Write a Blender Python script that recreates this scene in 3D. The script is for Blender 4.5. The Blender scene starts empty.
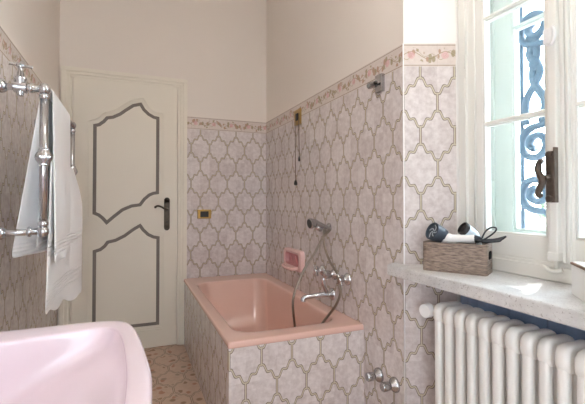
import bpy, bmesh, math, random
from mathutils import Vector, Matrix
random.seed(7)
S = bpy.context.scene
C = S.collection
PI = math.pi
V = Vector

# ------------------------------------------------------------------ helpers
def lin(r, g, b):
    f = lambda c: (c / 255 / 12.92) if c / 255 <= .04045 else ((c / 255 + .055) / 1.055) ** 2.4
    return (f(r), f(g), f(b), 1)

def obj(name, bm, m=None, parent=None, smooth=False, angle=None):
    me = bpy.data.meshes.new(name)
    bm.normal_update()
    bm.to_mesh(me); bm.free()
    o = bpy.data.objects.new(name, me)
    C.objects.link(o)
    if m is not None:
        for mm in (m if isinstance(m, (list, tuple)) else [m]):
            me.materials.append(mm)
    if smooth:
        for p in me.polygons: p.use_smooth = True
        if angle:
            me.set_sharp_from_angle(angle=math.radians(angle))
    if parent is not None:
        o.parent = parent
        o.matrix_parent_inverse = Matrix.Translation(-parent.location) if parent.parent is None else Matrix()
    return o

def thing(name, label, cat, loc=(0, 0, 0), group=None, kind=None):
    o = bpy.data.objects.new(name, None); C.objects.link(o)
    o.location = loc; o.empty_display_size = .05
    o['label'] = label; o['category'] = cat
    if group: o['group'] = group
    if kind: o['kind'] = kind
    return o

def tag(o, label, cat, group=None):
    o['label'] = label; o['category'] = cat
    if group: o['group'] = group
    return o

def child(name, bm, m, root, smooth=False, angle=None):
    """part of a thing; meshes are written in world coordinates"""
    o = obj(name, bm, m, None, smooth, angle)
    o.parent = root
    if root.type != 'EMPTY': return o          # a sub-part: its parent mesh already sits in world space
    w = V((0, 0, 0)); p = root
    while p is not None:
        w += p.location if p.type == 'EMPTY' else V((0, 0, 0)); p = p.parent
    o.matrix_parent_inverse = Matrix.Translation(-w)
    return o

def add_box(bm, x0, x1, y0, y1, z0, z1, bev=0, seg=2, mat=0):
    b = bmesh.new()
    bmesh.ops.create_cube(b, size=1)
    for v in b.verts:
        v.co = V((x0 + (v.co.x + .5) * (x1 - x0), y0 + (v.co.y + .5) * (y1 - y0), z0 + (v.co.z + .5) * (z1 - z0)))
    if bev:
        bmesh.ops.bevel(b, geom=b.edges[:], offset=bev, segments=seg, profile=.5, affect='EDGES')
    return merge(bm, b, mat)

def merge(bm, b, mat=None, M=None):
    if M is not None: bmesh.ops.transform(b, matrix=M, verts=b.verts)
    vs = {}
    for v in b.verts: vs[v] = bm.verts.new(v.co)
    for f in b.faces:
        try:
            n = bm.faces.new([vs[v] for v in f.verts])
            n.smooth = f.smooth
            n.material_index = f.material_index if mat is None else mat
        except ValueError: pass
    b.free()
    return bm

def box(*a, **k): return add_box(bmesh.new(), *a, **k)

def add_prism(bm, pts, z0, z1, bev=0, seg=2):
    """xy outline pulled up in z"""
    b = bmesh.new()
    lo = [b.verts.new((p[0], p[1], z0)) for p in pts]; hi = [b.verts.new((p[0], p[1], z1)) for p in pts]
    b.faces.new(lo[::-1]); b.faces.new(hi)
    n = len(pts)
    for i in range(n): b.faces.new((lo[i], lo[(i + 1) % n], hi[(i + 1) % n], hi[i]))
    bmesh.ops.recalc_face_normals(b, faces=b.faces)
    if bev: bmesh.ops.bevel(b, geom=b.edges[:], offset=bev, segments=seg, profile=.5, affect='EDGES')
    return merge(bm, b)

def prism(*a, **k): return add_prism(bmesh.new(), *a, **k)

def add_tube(bm, pts, r, n=12, closed=False, flat=None, caps=True):
    """round tube along points; r number or list; flat=(a,b) scales the section"""
    pts = [V(p) for p in pts]
    m = len(pts)
    rs = r if isinstance(r, (list, tuple)) else [r] * m
    tan = []
    for i in range(m):
        if closed: t = pts[(i + 1) % m] - pts[i - 1]
        else: t = pts[min(i + 1, m - 1)] - pts[max(i - 1, 0)]
        tan.append(t.normalized())
    up = V((0, 0, 1)) if abs(tan[0].z) < .9 else V((1, 0, 0))
    nrm = (up - tan[0] * up.dot(tan[0])).normalized()
    rings = []
    for i in range(m):
        if i:
            nrm = nrm - tan[i] * nrm.dot(tan[i])
            nrm = nrm.normalized() if nrm.length > 1e-6 else V((1, 0, 0))
        bn = tan[i].cross(nrm)
        fa, fb = flat or (1, 1)
        rings.append([bm.verts.new(pts[i] + nrm * math.cos(2 * PI * k / n) * rs[i] * fa + bn * math.sin(2 * PI * k / n) * rs[i] * fb) for k in range(n)])
    last = m if closed else m - 1
    for i in range(last):
        a, b = rings[i], rings[(i + 1) % m]
        for k in range(n):
            f = bm.faces.new((a[k], a[(k + 1) % n], b[(k + 1) % n], b[k])); f.smooth = True
    if caps and not closed:
        bm.faces.new(rings[0][::-1]); bm.faces.new(rings[-1])
    return bm

def tube(*a, **k): return add_tube(bmesh.new(), *a, **k)

def add_lathe(bm, prof, base, axis, n=24):
    """prof: list of (radius, distance along axis) from base"""
    ax = V(axis).normalized(); base = V(base)
    up = V((0, 0, 1)) if abs(ax.z) < .9 else V((1, 0, 0))
    a = (up - ax * up.dot(ax)).normalized(); b = ax.cross(a)
    rings = []
    for r, h in prof:
        if r < 1e-6: rings.append([bm.verts.new(base + ax * h)])
        else: rings.append([bm.verts.new(base + ax * h + (a * math.cos(2 * PI * k / n) + b * math.sin(2 * PI * k / n)) * r) for k in range(n)])
    for p, q in zip(rings, rings[1:]):
        for k in range(n):
            k2 = (k + 1) % n
            if len(p) == 1 and len(q) == 1: continue
            if len(p) == 1: f = bm.faces.new((p[0], q[k2], q[k]))
            elif len(q) == 1: f = bm.faces.new((p[k], p[k2], q[0]))
            else: f = bm.faces.new((p[k], p[k2], q[k2], q[k]))
            f.smooth = True
    if len(rings[0]) > 1: bm.faces.new(rings[0][::-1])
    if len(rings[-1]) > 1: bm.faces.new(rings[-1])
    return bm

def lathe(*a, **k): return add_lathe(bmesh.new(), *a, **k)

def smooth_path(ctrl, per=8):
    P = [V(p) for p in ctrl]; out = []
    for i in range(len(P) - 1):
        p0 = P[max(i - 1, 0)]; p1 = P[i]; p2 = P[i + 1]; p3 = P[min(i + 2, len(P) - 1)]
        for k in range(per):
            t = k / per
            out.append(.5 * ((2 * p1) + (-p0 + p2) * t + (2 * p0 - 5 * p1 + 4 * p2 - p3) * t * t + (-p0 + 3 * p1 - 3 * p2 + p3) * t ** 3))
    out.append(P[-1])
    return out

def ball(r, sub=2): return [(0, -r)] + [(r * math.sin(a), -r * math.cos(a)) for a in [PI * k / 10 for k in range(1, 10)]] + [(0, r)]

# ------------------------------------------------------------------ node maths
class N:
    """tiny expression builder for Math nodes"""
    tree = None
    def __init__(s, sock): s.s = sock
    @staticmethod
    def op(op, *a, clamp=False):
        n = N.tree.nodes.new('ShaderNodeMath'); n.operation = op; n.use_clamp = clamp
        for i, x in enumerate(a):
            if isinstance(x, N): N.tree.links.new(x.s, n.inputs[i])
            else: n.inputs[i].default_value = x
        return N(n.outputs[0])
    def __add__(s, o): return N.op('ADD', s, o)
    __radd__ = __add__
    def __sub__(s, o): return N.op('SUBTRACT', s, o)
    def __rsub__(s, o): return N.op('SUBTRACT', o, s)
    def __mul__(s, o): return N.op('MULTIPLY', s, o)
    __rmul__ = __mul__
    def __truediv__(s, o): return N.op('DIVIDE', s, o)
    def abs(s): return N.op('ABSOLUTE', s)
    def floor(s): return N.op('FLOOR', s)
    def sin(s): return N.op('SINE', s)
    def cos(s): return N.op('COSINE', s)
    def min(s, o): return N.op('MINIMUM', s, o)
    def max(s, o): return N.op('MAXIMUM', s, o)
    def mod(s, o): return N.op('FLOORED_MODULO', s, o)
    def pp(s, o): return N.op('PINGPONG', s, o)
    def lt(s, o): return N.op('LESS_THAN', s, o)
    def gt(s, o): return N.op('GREATER_THAN', s, o)
    def sqrt(s): return N.op('SQRT', s)
    def step(s, a, b):
        """1 below a, 0 above b"""
        n = N.tree.nodes.new('ShaderNodeMapRange'); n.interpolation_type = 'SMOOTHSTEP'
        N.tree.links.new(s.s, n.inputs[0])
        n.inputs[1].default_value = a; n.inputs[2].default_value = b
        n.inputs[3].default_value = 1; n.inputs[4].default_value = 0
        return N(n.outputs[0])

def new_mat(name):
    m = bpy.data.materials.new(name); m.use_nodes = True
    t = m.node_tree; N.tree = t
    return m, t, t.nodes['Principled BSDF']

def setp(b, **k):
    names = dict(col='Base Color', rough='Roughness', metal='Metallic', spec='Specular IOR Level', coat='Coat Weight', coatr='Coat Roughness',
                 sheen='Sheen Weight', sss='Subsurface Weight', ior='IOR')
    for a, v in k.items(): b.inputs[names[a]].default_value = v

def mix(t, fac, a, b):
    n = t.nodes.new('ShaderNodeMix'); n.data_type = 'RGBA'
    for sock, x in ((n.inputs[0], fac), (n.inputs[6], a), (n.inputs[7], b)):
        if isinstance(x, N): t.links.new(x.s, sock)
        elif isinstance(x, bpy.types.NodeSocket): t.links.new(x, sock)
        else: sock.default_value = x
    return n.outputs[2]

def noise(t, scale, detail=4, vec=None, rough=.55):
    n = t.nodes.new('ShaderNodeTexNoise'); n.inputs['Scale'].default_value = scale
    n.inputs['Detail'].default_value = detail; n.inputs['Roughness'].default_value = rough
    if vec is None:
        tc = t.nodes.new('ShaderNodeTexCoord'); vec = tc.outputs['Object']
    t.links.new(vec, n.inputs['Vector'])
    return N(n.outputs['Fac'])

def bump(t, b, h, dist=.002, strength=.5):
    n = t.nodes.new('ShaderNodeBump'); n.inputs['Distance'].default_value = dist; n.inputs['Strength'].default_value = strength
    t.links.new(h.s, n.inputs['Height']); t.links.new(n.outputs[0], b.inputs['Normal'])

def plain(name, col, rough=.5, metal=0, vary=.06, vscale=8, bmp=0, bscale=60, coat=0, **k):
    m, t, b = new_mat(name)
    c2 = tuple(max(0, c * (1 - vary * 2)) for c in col[:3]) + (1,)
    f = noise(t, vscale, 4)
    t.links.new(mix(t, f, col, c2), b.inputs['Base Color'])
    setp(b, rough=rough, metal=metal, coat=coat, **k)
    if bmp: bump(t, b, noise(t, bscale, 3), bmp, .6)
    return m

def uv_xy(t):
    tc = t.nodes.new('ShaderNodeTexCoord'); sp = t.nodes.new('ShaderNodeSeparateXYZ')
    t.links.new(tc.outputs['UV'], sp.inputs[0])
    return N(sp.outputs[0]), N(sp.outputs[1]), tc.outputs['UV']

def lantern(u, v, w=.15, rs=.146, a=.061, k=1.25):
    """distance to the outline of staggered lantern-shaped cells; also a cell key"""
    t = (v + a) / rs
    j = t.floor()
    s = (t - j) * rs
    par = j.mod(2.0)
    u2 = u - par * (w / 2)
    du = u2.pp(w / 2)
    x = du / (w / 2)
    g = x - (x * (4 * PI)).sin() * (k / (4 * PI))
    gp = 1.0 - (x * (4 * PI)).cos() * k
    sl = gp * (a / (w / 2))
    nn = (sl * sl + 1.0).sqrt()
    cu = (1.0 - g) * a
    d1 = (s - cu).abs() / nn
    d2 = (s - rs - g * a).abs() / nn
    d3 = du + s.lt(a * .97) * 10.0
    d = d1.min(d2).min(d3)
    # cell key: which cell the point is in
    inside_up = s.gt(cu)
    u3 = u2 / w
    key = (u3 + .5 * inside_up).floor() * 7.31 + (j + inside_up) * 3.77 + par * 1.3
    return d, key

def mat_tile(name, base, light, dark, line_in, line_out, rough=.22, k=1.4, w=.15, rs=.146, a=.067, hw=.0055):
    m, t, b = new_mat(name)
    u, v, uv = uv_xy(t)
    d, key = lantern(u, v, w, rs, a, k)
    wn = t.nodes.new('ShaderNodeTexWhiteNoise'); wn.noise_dimensions = '1D'
    t.links.new(key.s, wn.inputs['W'])
    cell = N(wn.outputs['Value'])
    n1 = noise(t, 38, 6, uv, .65); n2 = noise(t, 9, 3, uv)
    f = N.op('ADD', (n1 - .5) * 2.4 + (n2 - .5) * .9 + (cell - .5) * .45, .5, clamp=True)
    c = mix(t, f, dark, light)
    c = mix(t, N.op('MULTIPLY', n2, .5), c, base)
    lo = d.step(hw - .0012, hw + .0014)
    li = d.step(hw * .46, hw * .78)
    wear = noise(t, 70, 3, uv)
    c = mix(t, N.op('MULTIPLY', lo, .75 + .4 * wear, clamp=True), c, line_out)
    c = mix(t, li * .9, c, line_in)
    t.links.new(c, b.inputs['Base Color'])
    setp(b, rough=rough, spec=.5)
    n3 = noise(t, 26, 4, uv)
    bump(t, b, n3 * .6 + lo * .25 + n1 * .5, .0022, .35)
    return m

def mat_border():
    m, t, b = new_mat('floral_border_tile')
    u, v, uv = uv_xy(t)
    n1 = noise(t, 55, 4, uv)
    c = mix(t, n1, lin(200, 187, 180), lin(225, 214, 207))
    # winding stem
    ph = u * (2 * PI / .15)
    stem = (v - .05 - ph.sin() * .016).abs().step(.0012, .0028)
    c = mix(t, stem * .7, c, lin(150, 128, 92))
    stem2 = (v - .05 + (ph * 2.0).sin() * .012 + ph.cos() * .010).abs().step(.0010, .0024)
    c = mix(t, stem2 * .6, c, lin(158, 140, 100))
    # leaves from cells
    vo = t.nodes.new('ShaderNodeTexVoronoi'); vo.inputs['Scale'].default_value = 56
    mp = t.nodes.new('ShaderNodeMapping'); mp.inputs['Rotation'].default_value[2] = .7; mp.inputs['Scale'].default_value = (1.0, .55, 1)
    t.links.new(uv, mp.inputs[0]); t.links.new(mp.outputs[0], vo.inputs['Vector'])
    band = (v - .05 - ph.sin() * .012).abs().step(.020, .027)
    leaf = N(vo.outputs['Distance']).step(.42, .54) * band
    vc = t.nodes.new('ShaderNodeSeparateColor'); t.links.new(vo.outputs['Color'], vc.inputs[0])
    pick = N(vc.outputs[0])
    c = mix(t, leaf * pick.gt(.1) * .75, c, lin(148, 134, 98))
    c = mix(t, leaf * pick.gt(.55) * .8, c, lin(184, 148, 132))
    # roses once per tile
    du = (u - .035).pp(.075)
    dv = v - .05
    rr = (du * du + dv * dv).sqrt()
    rose = (rr + (noise(t, 120, 2, uv) - .5) * .012).step(.013, .019)
    c = mix(t, rose * .65, c, lin(220, 178, 178))
    c = mix(t, (rr * 900.0).sin().gt(.3) * rose * .45, c, lin(200, 142, 146))
    edge = (dv.abs() - .0445).abs().step(.0010, .0024)
    c = mix(t, edge * .75, c, lin(140, 120, 98))
    joint = u.pp(.075).step(.0006, .0014)
    c = mix(t, joint * .35, c, lin(150, 130, 115))
    t.links.new(c, b.inputs['Base Color'])
    setp(b, rough=.25)
    bump(t, b, n1, .001, .3)
    return m

def mat_floor():
    m, t, b = new_mat('patterned_floor_tile')
    u, v, uv = uv_xy(t)
    d, key = lantern(u, v, .17, .165, .07, 1.2)
    n1 = noise(t, 30, 5, uv, .6)
    c = mix(t, n1, lin(188, 158, 138), lin(220, 196, 176))
    vo = t.nodes.new('ShaderNodeTexVoronoi'); vo.inputs['Scale'].default_value = 20; t.links.new(uv, vo.inputs['Vector'])
    vc = t.nodes.new('ShaderNodeSeparateColor'); t.links.new(vo.outputs['Color'], vc.inputs[0])
    blot = N(vo.outputs['Distance']).step(.26, .48)
    c = mix(t, blot * N(vc.outputs[0]).gt(.45) * d.gt(.02) * .75, c, lin(172, 112, 78))
    c = mix(t, blot * N(vc.outputs[1]).gt(.65) * d.gt(.02) * .6, c, lin(128, 112, 84))
    c = mix(t, d.step(.005, .008) * .9, c, lin(128, 104, 84))
    c = mix(t, d.step(.0018, .003) * .9, c, lin(216, 192, 168))
    t.links.new(c, b.inputs['Base Color'])
    setp(b, rough=.35)
    return m

def mat_wood():
    m, t, b = new_mat('grey_brown_wood')
    tc = t.nodes.new('ShaderNodeTexCoord'); mp = t.nodes.new('ShaderNodeMapping')
    mp.inputs['Rotation'].default_value[2] = math.radians(58); mp.inputs['Scale'].default_value = (7, 40, 190)
    t.links.new(tc.outputs['Object'], mp.inputs[0])
    n1 = noise(t, 1.0, 6, mp.outputs[0], .65)
    c = mix(t, N.op('ADD', (n1 - .5) * 3.0, .5, clamp=True), lin(92, 78, 68), lin(168, 150, 137))
    t.links.new(c, b.inputs['Base Color']); setp(b, rough=.55)
    bump(t, b, n1, .001, .3)
    return m

def mat_marble():
    m, t, b = new_mat('worn_grey_marble')
    n1 = noise(t, 14, 6, None, .65); n2 = noise(t, 160, 4, None, .6)
    c = mix(t, N.op('ADD', (n1 - .5) * 1.6, .5, clamp=True), lin(188, 187, 187), lin(226, 226, 226))
    spk = n2.step(.34, .42)
    c = mix(t, spk * .6, c, lin(128, 120, 116))
    t.links.new(c, b.inputs['Base Color']); setp(b, rough=.5)
    bump(t, b, n2, .003, .5)
    return m

def mat_glass():
    m, t, b = new_mat('window_glass')
    N.tree = t; t.nodes.remove(b)
    out = t.nodes['Material Output']
    tr = t.nodes.new('ShaderNodeBsdfTransparent'); tr.inputs[0].default_value = (.96, .98, .98, 1)
    gl = t.nodes.new('ShaderNodeBsdfGlossy'); gl.inputs['Roughness'].default_value = .02
    fr = t.nodes.new('ShaderNodeFresnel'); fr.inputs[0].default_value = 1.45
    mx = t.nodes.new('ShaderNodeMixShader')
    ge = t.nodes.new('ShaderNodeNewGeometry')
    fac = N(fr.outputs[0]) * (1.0 - N(ge.outputs['Backfacing']))
    t.links.new(fac.s, mx.inputs[0]); t.links.new(tr.outputs[0], mx.inputs[1]); t.links.new(gl.outputs[0], mx.inputs[2])
    t.links.new(mx.outputs[0], out.inputs[0])
    return m

def mat_towel():
    m, t, b = new_mat('white_terry')
    n1 = noise(t, 420, 3); n2 = noise(t, 10, 3)
    t.links.new(mix(t, n2, lin(250, 250, 250), lin(242, 242, 244)), b.inputs['Base Color'])
    setp(b, rough=.95, spec=.1, sheen=.25)
    tc = t.nodes.new('ShaderNodeTexCoord'); sp = t.nodes.new('ShaderNodeSeparateXYZ'); t.links.new(tc.outputs['Object'], sp.inputs[0])
    z = N(sp.outputs[2])
    inb = (z - .775).abs().step(.035, .04).max((z - .965).abs().step(.028, .032))
    bump(t, b, n1 * .5 + (z * 420.0).sin() * inb * .5, .005, .7)
    return m

LAV = dict(base=lin(209, 199, 196), light=lin(229, 223, 222), dark=lin(192, 180, 179), line_in=lin(205, 194, 174), line_out=lin(86, 67, 54))
M = dict(
    tile=mat_tile('lantern_tile', **LAV),
    blue=plain('blue_grey_tile', lin(160, 184, 220), .25, vary=.2, vscale=25),
    border=mat_border(), floor=mat_floor(), wood=mat_wood(), marble=mat_marble(), glass=mat_glass(), towel=mat_towel(),
    plaster=plain('warm_white_plaster', lin(229, 221, 213), .9, vary=.02, vscale=3, bmp=.001, bscale=40),
    recess=plain('white_recess_plaster', lin(238, 236, 233), .9, vary=.02, vscale=3, bmp=.001, bscale=40),
    ceiling=plain('white_ceiling_paint', lin(240, 236, 230), .9, vary=.02),
    door=plain('cream_door_paint', lin(231, 225, 212), .42, vary=.02, vscale=4),
    band=plain('grey_brown_door_band', lin(126, 118, 110), .5, vary=.08, vscale=30),
    frame=plain('white_window_paint', lin(234, 234, 229), .38, vary=.03, vscale=6),
    outer=plain('pale_green_white_paint', lin(220, 225, 220), .5, vary=.03),
    bronze=plain('dark_bronze', lin(104, 90, 80), .36, metal=.4, vary=.35, vscale=60),
    iron=plain('black_iron_handle', lin(92, 80, 66), .4, metal=.35, vary=.3, vscale=70),
    chrome=plain('chrome', lin(206, 208, 212), .13, metal=1, vary=.05),
    oldchrome=plain('dull_chrome', lin(196, 196, 198), .24, metal=1, vary=.12, vscale=30),
    steel=plain('dark_steel_hose', lin(168, 158, 146), .3, metal=1, vary=.2, vscale=90),
    brass=plain('brass', lin(186, 152, 92), .3, metal=.9, vary=.15, vscale=50),
    black=plain('black_plastic', lin(26, 24, 24), .4, vary=.1),
    pink=plain('pink_tub_enamel', lin(229, 191, 178), .16, vary=.02, coat=.5, coatr=.05),
    basin=plain('pale_pink_porcelain', lin(228, 211, 218), .15, vary=.015, coat=.15, coatr=.04),
    dish=plain('rose_ceramic', lin(240, 205, 202), .18, vary=.05),
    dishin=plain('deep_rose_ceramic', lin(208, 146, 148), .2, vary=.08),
    rad=plain('white_radiator_enamel', lin(241, 240, 237), .35, vary=.02),
    whitep=plain('white_plastic', lin(240, 240, 240), .35, vary=.02),
    grey=plain('slate_grey_plastic', lin(66, 76, 88), .4, vary=.1),
    cable=plain('navy_black_cable', lin(34, 40, 48), .45, vary=.1),
    silver=plain('silver_plastic', lin(196, 206, 214), .3, metal=.3, vary=.05),
    lid=plain('brown_lid_edge', lin(140, 112, 92), .5, vary=.15, vscale=40),
    grille=plain('blue_grey_iron', lin(72, 92, 110), .6, vary=.1, vscale=20),
    leaf=plain('leaf_green', lin(120, 150, 104), .6, vary=.3, vscale=12),
    stucco=plain('pale_stucco', lin(234, 226, 224), .9, vary=.04),
    dark=plain('hole_shade_black', lin(14, 13, 13), .95, vary=.05, spec=.1),
    cord=plain('grey_cord', lin(120, 104, 94), .7, vary=.05),
    edge_light=plain('corner_highlight', lin(240, 238, 238), .3, vary=.02),
)

# ------------------------------------------------------------------ measures (metres)
R, D, L = 1.109, 3.305, -.477            # right tile face, back tile face, left tile face
HB0, HB1 = 1.742, 1.843                  # floral border
CEIL, YF = 2.95, -1.0
CY = 1.414                               # corner where the window recess starts
RX, RY = 1.323, 1.326                    # inner end of the splayed reveal
WY0, WY1 = .48, 1.326                    # window opening
WX = 1.35                                # window frame face

def struct(name, bm, m, label, cat, parent=None):
    o = obj(name, bm, m)
    if parent is None:
        o['kind'] = 'structure'; o['label'] = label; o['category'] = cat
    else:
        o.parent = parent
    return o

def panel(name, P0, P1, z0, z1, m, parent, u0=0, v0=0, depth=.006):
    """tiling that stands from P0 to P1; seen with P0 on the left; UVs in metres"""
    P0, P1 = V((*P0, 0)), V((*P1, 0))
    d = (P1 - P0); ln = d.length; d.normalize()
    nrm = V((d.y, -d.x, 0))      # towards the viewer
    bm = bmesh.new(); uvl = bm.loops.layers.uv.new('UVMap')
    q = []
    for off in (0, -depth):
        q.append([bm.verts.new(P0 + nrm * off + V((0, 0, z0))), bm.verts.new(P1 + nrm * off + V((0, 0, z0))),
                  bm.verts.new(P1 + nrm * off + V((0, 0, z1))), bm.verts.new(P0 + nrm * off + V((0, 0, z1)))])
    f, b = q
    faces = [bm.faces.new(f), bm.faces.new(b[::-1])]
    for i in range(4):
        k = (i + 1) % 4
        faces.append(bm.faces.new((f[k], f[i], b[i], b[k])))
    for fc in faces:
        for lp in fc.loops:
            p = lp.vert.co
            lp[uvl].uv = ((V((p.x, p.y, 0)) - P0).dot(d) + u0, p.z - v0)
    o = obj(name, bm, m); o.parent = parent
    return o

def tiled(parent, P0, P1, u0, z0=0, z1=HB0):
    """lantern tiling with its floral border above"""
    panel('tile_wainscot', P0, P1, z0, z1, M['tile'], parent, u0, 1.690 - .146)
    panel('tile_border', P0, P1, HB0, HB1, M['border'], parent, u0, HB0)

# ------------------------------------------------------------------ room shell
fl = bmesh.new(); uvl = fl.loops.layers.uv.new('UVMap')
add = [fl.verts.new(p) for p in ((L - .2, YF - .1, 0), (2.0, YF - .1, 0), (2.0, D + .2, 0), (L - .2, D + .2, 0))]
fc = fl.faces.new(add)
lo = [fl.verts.new(v.co - V((0, 0, .1))) for v in add]
fl.faces.new(lo[::-1])
for i in range(4): fl.faces.new((add[i], lo[i], lo[(i + 1) % 4], add[(i + 1) % 4]))
for f_ in fl.faces:
    for lp in f_.loops: lp[uvl].uv = (lp.vert.co.x, lp.vert.co.y)
bmesh.ops.recalc_face_normals(fl, faces=fl.faces)
struct('floor', fl, M['floor'], 'tan floor tiles with a scalloped outline and small brown flowers', 'floor')
struct('ceiling', box(L - .2, 2.0, YF - .1, D + .2, CEIL, CEIL + .1), M['ceiling'], 'plain white ceiling of the bathroom', 'ceiling')

e = .004
wl = struct('wall_left', box(L - .2, L - e, YF - .1, D + .2, 0, CEIL), M['plaster'], 'left wall behind the towel rail and basin, white plaster over tiles', 'wall')
tiled(wl, (L, YF), (L, D), .02)
wb = struct('wall_back', box(L - .2, 2.0, D + e, D + .2, 0, CEIL), M['plaster'], 'end wall with the door, plaster above lantern tiles', 'wall')
tiled(wb, (.43, D), (R, D), -(R - .43) + .045 + .0)

fw = bmesh.new()
add_box(fw, L - .2, 2.0, YF - .1, YF, 0, .10); add_box(fw, L - .2, 2.0, YF - .1, YF, 2.0, CEIL)
add_box(fw, L - .2, -.40, YF - .1, YF, .10, 2.0); add_box(fw, .50, 2.0, YF - .1, YF, .10, 2.0)
struct('wall_front', fw, M['plaster'], 'wall on the photographer side with a tall opening added to let daylight in', 'wall')
w2 = thing('added_window', 'tall second window added in the wall behind the camera to light the room', 'window', (.05, YF, .1), kind='structure')  # invented window, never in view, lets fill daylight in from behind
bm = bmesh.new()
for x in (-.40, .02, .44): add_box(bm, x, x + .06, YF - .08, YF - .02, .1, 2.0)
for z in (.1, 1.94): add_box(bm, -.40, .50, YF - .079, YF - .021, z, z + .06)
child('window_frame', bm, M['frame'], w2)
for x in (-.34, .08): child('pane', box(x, x + .36, YF - .052, YF - .05, .16, 1.94), M['glass'], w2)

wr_bm = prism([(R + e, CY + e * .6), (RX + e, RY + e), (1.42, RY + e), (1.42, RY + .03), (1.80, RY + .12), (1.80, D + .1), (R + e, D + .1)], 0, CEIL)
add_prism(wr_bm, [(R + e, YF - .05), (1.80, YF - .05), (1.80, WY0 - .12), (1.42, WY0 - .03), (1.42, WY0 - e), (RX + e, WY0 - e), (R + e, WY0 - (CY - RY) - e * .6)], 0, CEIL)
add_box(wr_bm, 1.345 + e, 1.80, WY0 - .12, RY + .12, 0, .84)
add_box(wr_bm, 1.345 + e, 1.80, WY0 - .12, RY + .12, 2.5, CEIL)
for f in wr_bm.faces:
    c = f.calc_center_median(); f.material_index = 1 if (abs(f.normal.z) < .5 and R + .02 < c.x < 1.40) else 0
wr = struct('wall_right', wr_bm, [M['plaster'], M['recess']], 'long right wall with tub fittings and the splayed window recess', 'wall')
tiled(wr, (R, D), (R, CY), -(D - CY))
tiled(wr, (R, CY), (RX, RY), 0)
tiled(wr, (RX, WY0), (R, WY0 - (CY - RY)), .0)
tiled(wr, (R, WY0 - (CY - RY)), (R, YF), .0)
# blue tiles behind the radiator
bm = bmesh.new()
y = WY1
ys = [RY - .001, 1.235, 1.085, .935, .785, .635, WY0 + .001]
for a_, b_ in zip(ys, ys[1:]):
    for k in range(6):
        z0 = .825 - .15 * (k + 1); z0 = max(z0, .0)
        add_box(bm, 1.339, 1.347, b_ + .0012, a_ - .0012, z0 + .0012, .825 - .15 * k - .0012, bev=.001, seg=1)
o = obj('recess_tile', bm, M['blue']); o.parent = wr
o['label'] = 'blue tiles below the sill'
# white bead on the outer corner, paints the highlight along the tile edge
bm = tube([(R - .0005, CY - .0015, 0), (R - .0005, CY - .0015, HB1)], .0032, 8)
o = obj('highlight_bead', bm, M['edge_light'], smooth=True); o.parent = wr

# ------------------------------------------------------------------ door
def offset_poly(pts, d):
    n = len(pts); out = []
    for i in range(n):
        p0, p1, p2 = V(pts[i - 1]), V(pts[i]), V(pts[(i + 1) % n])
        a = (p1 - p0).normalized(); b = (p2 - p1).normalized()
        na, nb = V((-a.y, a.x)), V((-b.y, b.x))
        m = (na + nb)
        m = m.normalized() if m.length > 1e-6 else na
        c = max(.45, m.dot(na))
        out.append(p1 + m * (d / c))
    return out

def ring_band(bm, pts, d0, d1, y0, y1):
    """band between two offsets of an x-z outline, front face at y0, back at y1"""
    a, b = offset_poly(pts, d0), offset_poly(pts, d1)
    n = len(pts)
    v = [[bm.verts.new((p.x, y, p.y)) for p in q] for q, y in ((a, y0), (b, y0), (a, y1), (b, y1))]
    for i in range(n):
        k = (i + 1) % n
        bm.faces.new((v[0][i], v[0][k], v[1][k], v[1][i]))
        bm.faces.new((v[0][i], v[2][i], v[2][k], v[0][k]))
        bm.faces.new((v[1][i], v[1][k], v[3][k], v[3][i]))
    bmesh.ops.recalc_face_normals(bm, faces=bm.faces)
    return bm

def dense(pts):
    """round out long curves between listed points but keep the corners"""
    return [V(p) for p in pts]

UP = [(-.243, 1.06), (-.243, 1.716), (-.215, 1.724), (-.184, 1.750), (-.160, 1.780), (-.121, 1.788), (-.072, 1.815), (-.028, 1.852), (.022, 1.890), (.075, 1.906),
      (.099, 1.865), (.134, 1.832), (.173, 1.811), (.203, 1.806), (.203, 1.216), (.172, 1.211), (.143, 1.198), (.107, 1.166), (.075, 1.121), (.014, 1.112), (-.049, 1.084), (-.104, 1.038),
      (-.159, .988), (-.186, 1.022), (-.213, 1.046)]
LO = [(-.240, .774), (-.200, .787), (-.171, .811), (-.151, .840), (-.097, .852), (-.034, .884), (.029, .932), (.076, .960), (.101, .924), (.137, .888), (.175, .868), (.209, .861),
      (.209, .190), (-.240, .190)]
dr = thing('door_1', 'cream painted door with two shaped panels outlined in grey', 'door', (0, D, 0), kind='structure')
child('door_leaf', box(-.388, .352, D - .012, D + .003, .006, 2.082, bev=.002), M['door'], dr)
leaf_y = D - .012
for nm, P in (('upper', UP), ('lower', LO)):
    bm = bmesh.new(); ring_band(bm, P, -.012, .012, leaf_y - .0015, leaf_y + .002)
    o = child('panel_band', bm, M['band'], dr); o['label'] = 'grey brown painted outline of a door panel'
    bm = bmesh.new()
    for s in (1, ):
        ring_band(bm, P, .026, .031, leaf_y - .009, leaf_y + .002)
        ring_band(bm, P, .040, .049, leaf_y - .011, leaf_y + .002)
    # keep the beads outside whichever way the outline winds
    child('panel_moulding', bm, M['door'], dr)
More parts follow.
